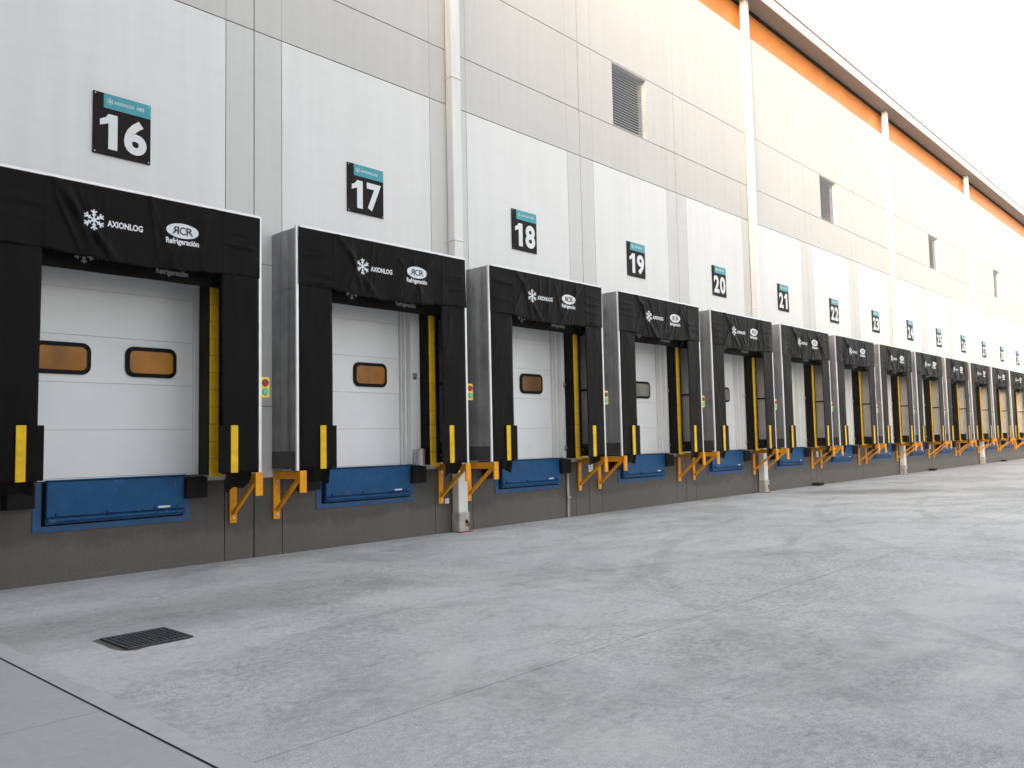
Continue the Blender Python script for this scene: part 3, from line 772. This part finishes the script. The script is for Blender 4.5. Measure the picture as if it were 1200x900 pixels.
# ================================================================ SIGNAL LIGHTS
def signal():
    d = {}
    mb = MB(); mb.poly(rrect(-.064, .064, 0, .285, .02, 3), -.07, 0); mb.box(-.045, .045, 0, .03, .05, .22); d['case'] = mb.mesh('signal_case', 'sig_yel')
    for nm, z in (('red', .207), ('green', .083)):
        a = MB(); a.cyl((0, -.071, z), (0, -.090, z), .052, 20, 0, .044)
        h = MB()
        for k in range(10):
            t0, t1 = R(18*k), R(18*k+18); 
            0 and h.quad((.052*math.cos(t0), -.071, z+.052*math.sin(t0)), (.052*math.cos(t0), -.112, z+.052*math.sin(t0)), (.052*math.cos(t1), -.112, z+.052*math.sin(t1)), (.052*math.cos(t1), -.071, z+.052*math.sin(t1)))
        d[nm] = a.mesh(nm+'_lens', 'lens_'+nm); d['hood'+nm] = h.mesh('lens_hood', 'sig_yel')
    return d
GM = signal()
for n in range(NDOCK):
    t = empty('signal_light', (DX(n)+1.785, -.62, 2.29 if n == 0 else 2.345), 'yellow box with red and green lenses on the right edge of dock %d shelter' % (16+n), 'signal light', 'red and green dock signals')
    obj('signal_case', GM['case'], t)
    for c in ('red', 'green'): obj(c+'_lens', GM[c], t)

# ================================================================ NUMBER SIGNS
for n in range(NDOCK):
    num = str(16+n); SX = 1.944+4*n+warp(n); w, h = .7486, .824
    t = empty('number_sign', (SX, 0, 5.454), 'black plate with teal top band and white number %s above its dock' % num, 'number sign', 'numbered dock signs')
    obj('sign_plate', cached('sgp', lambda: MB().box(0, w, -.022, -.004, 0, h, 0, .002).mesh('sign_plate', 'signblk')), t)
    tb = obj('teal_band', cached('sgt', lambda: MB().box(.13, w-.003, -.0245, -.0222, h-.195, h-.003).mesh('teal_band', 'teal')), t)
    for k, ch in enumerate(num):
        mb = MB()
        if ch == '1': put_one(mb, *((.085, .31) if k == 0 else (.42, .64)), .085, .555, -.0245)
        else: put_text(mb, geo(ch, .038), *((.065, .355) if k == 0 else (.395, .695)), .082, .558, -.0245)
        obj('digit', mb.mesh('digit', 'signw'), t)
    mb = MB(); snowflake(mb, .21, .728, .045, -.0265); wide = num in ('16', '18')
    put_text(mb, geo('AXIONLOG', .015), .265, .52 if wide else .62, .705, .748, -.0265)
    if wide: m2 = MB(); put_text(m2, geo('AFS', .02), .555, .655, .705, .752, -.0265); obj('band_lettering', m2.mesh('band_lettering', 'signw'), tb)
    obj('band_lettering', mb.mesh('band_lettering', 'signw'), tb)
    mb = MB()
    for a in (.025, w-.025):
        for b in (.025, h-.025): mb.cyl((a, -.026, b), (a, -.0247, b), .008, 8)
    obj('rivet', cached('rv', lambda: mb.mesh('rivet', 'bolt')), t)

# ================================================================ SMALL THINGS
mb = MB(); mb.box(-.03, .03, -.05, -.004, 0, .92, 0, .018)
mb2 = MB(); mb2.box(-.05, .05, -.065, -.003, .40, .43, 0, .003)
t = empty('conduit', (11.50, 0, 0), 'pale vertical conduit rising from the ground below the right bumper of dock 18', 'conduit'); obj('conduit_pipe', mb.mesh('conduit_pipe', 'pipebase'), t); obj('conduit_clip', mb2.mesh('conduit_clip', 'steel'), t)
for x, z, nm in ((8.06, .52, 17), (12.30, .91, 18), (24.32, .90, 21), (36.1, .92, 24)):
    sc = MB(); sc.box(-.05 if nm == 17 else -.075, .05 if nm == 17 else .075, -.030, -.004, 0, .09 if nm == 17 else .18, 0, .004)
    ln = MB(); ln.box(-.05, .05, -.032, -.0305, .05, .06); ln.box(-.05, .02, -.032, -.0305, .085, .092); ln.box(-.04, .05, -.032, -.0305, .115, .122)
    t = empty('notice_plate', (x, 0, z), 'small white plate on the grey base wall beside the right bracket of dock %d' % nm, 'plate', 'small white plates on the base wall'); obj('plate_face', sc.mesh('plate_face', 'paper'), t)
    if nm != 17: obj('plate_marks', ln.mesh('plate_marks', 'groove'), t)
# galvanised cover at the foot of the right door jamb of dock 17
mb = MB(); mb.cyl((0, 0, 0), (0, 0, .27), .10, 20); mb.box(-.03, .03, .09, .14, .03, .24); mb.cyl((.02, -.05, .27), (.02, -.05, .285), .03, 12)
tag(obj('jamb_guard', mb.mesh('jamb_guard', 'steel', False), None, (6.251+1.02, -.20, 1.235)), 'round galvanised guard at the foot of the right door jamb of dock 17', 'guard')
for x in (24.06, 36.0, 48.3):
    t = tag(obj('floor_gully', MB().box(-.22, .22, -.22, -.01, .002, .085, 0, .01).mesh('floor_gully', 'rubber'), None, (x, 0, 0)), 'black gully outlet on the ground against the base wall near dock %d' % (16+round((x-2.25)/4)), 'gully', 'black gullies along the wall foot')
# drain grate in the yard, in a broken edge
def drain():
    x0, x1, y0, y1 = .73, 1.28, -4.16, -3.65
    t = empty('drain_grate', ((x0+x1)/2, (y0+y1)/2, 0), 'square black iron drain grate with broken concrete at its left edge', 'drain grate')
    w = (x1-x0)/2
    mb = MB(); N = 13
    for k in range(N):
        a = -w+.02+k*(2*w-.04)/(N-1); mb.box(a-.010, a+.010, -w+.02, w-.02, .002, .014, 0, .002)
    for k in range(9):
        a = -w+.03+k*(2*w-.06)/8; mb.box(-w+.02, w-.02, a-.008, a+.008, .001, .0115)
    obj('grate_bars', mb.mesh('grate_bars', 'iron'), t)
    mb = MB()
    for a, b, c, d in ((-w, w, -w, -w+.025), (-w, w, w-.025, w), (-w, -w+.025, -w+.026, w-.026), (w-.025, w, -w+.026, w-.026)): mb.box(a, b, c, d, .001, .016, 0, .003)
    obj('grate_frame', mb.mesh('grate_frame', 'iron'), t)
    mb = MB(); r = random.Random(3); pts = []
    for k in range(26):
        q = R(360*k/26); rr = w*1.05/max(abs(math.cos(q)), abs(math.sin(q)))
        ex = r.uniform(0, .012)+(r.uniform(.0, .07) if math.cos(q) < -.55 else 0); pts.append(((rr+ex)*math.cos(q), (rr+ex)*math.sin(q)))
    i = len(mb.v); mb.v = [(0, 0, .0006)]+[(x, y, .0006) for x, y in pts]
    for k in range(26): mb.f.append((0, 1+k, 1+(k+1) % 26)); mb.mi.append(0)
    obj('broken_edge', mb.mesh('broken_edge', 'dado'), t)
drain()

# ================================================================ HAZE
def haze():
    m = bpy.data.materials.new('haze_air'); m.use_nodes = True; t = m.node_tree; t.nodes.clear()
    o = t.nodes.new('ShaderNodeOutputMaterial'); v = t.nodes.new('ShaderNodeVolumePrincipled')
    v.inputs['Color'].default_value = (1, .86, .74, 1); v.inputs['Density'].default_value = HAZE; v.inputs['Anisotropy'].default_value = .5
    t.links.new(v.outputs[0], o.inputs['Volume']); M['haze'] = m
    mb = MB(); mb.box(-430, 430, -430, 430, -1.2, 20)
    tag(obj('haze', mb.mesh('haze', 'haze')), kind='stuff')
HAZE = .0010
haze()
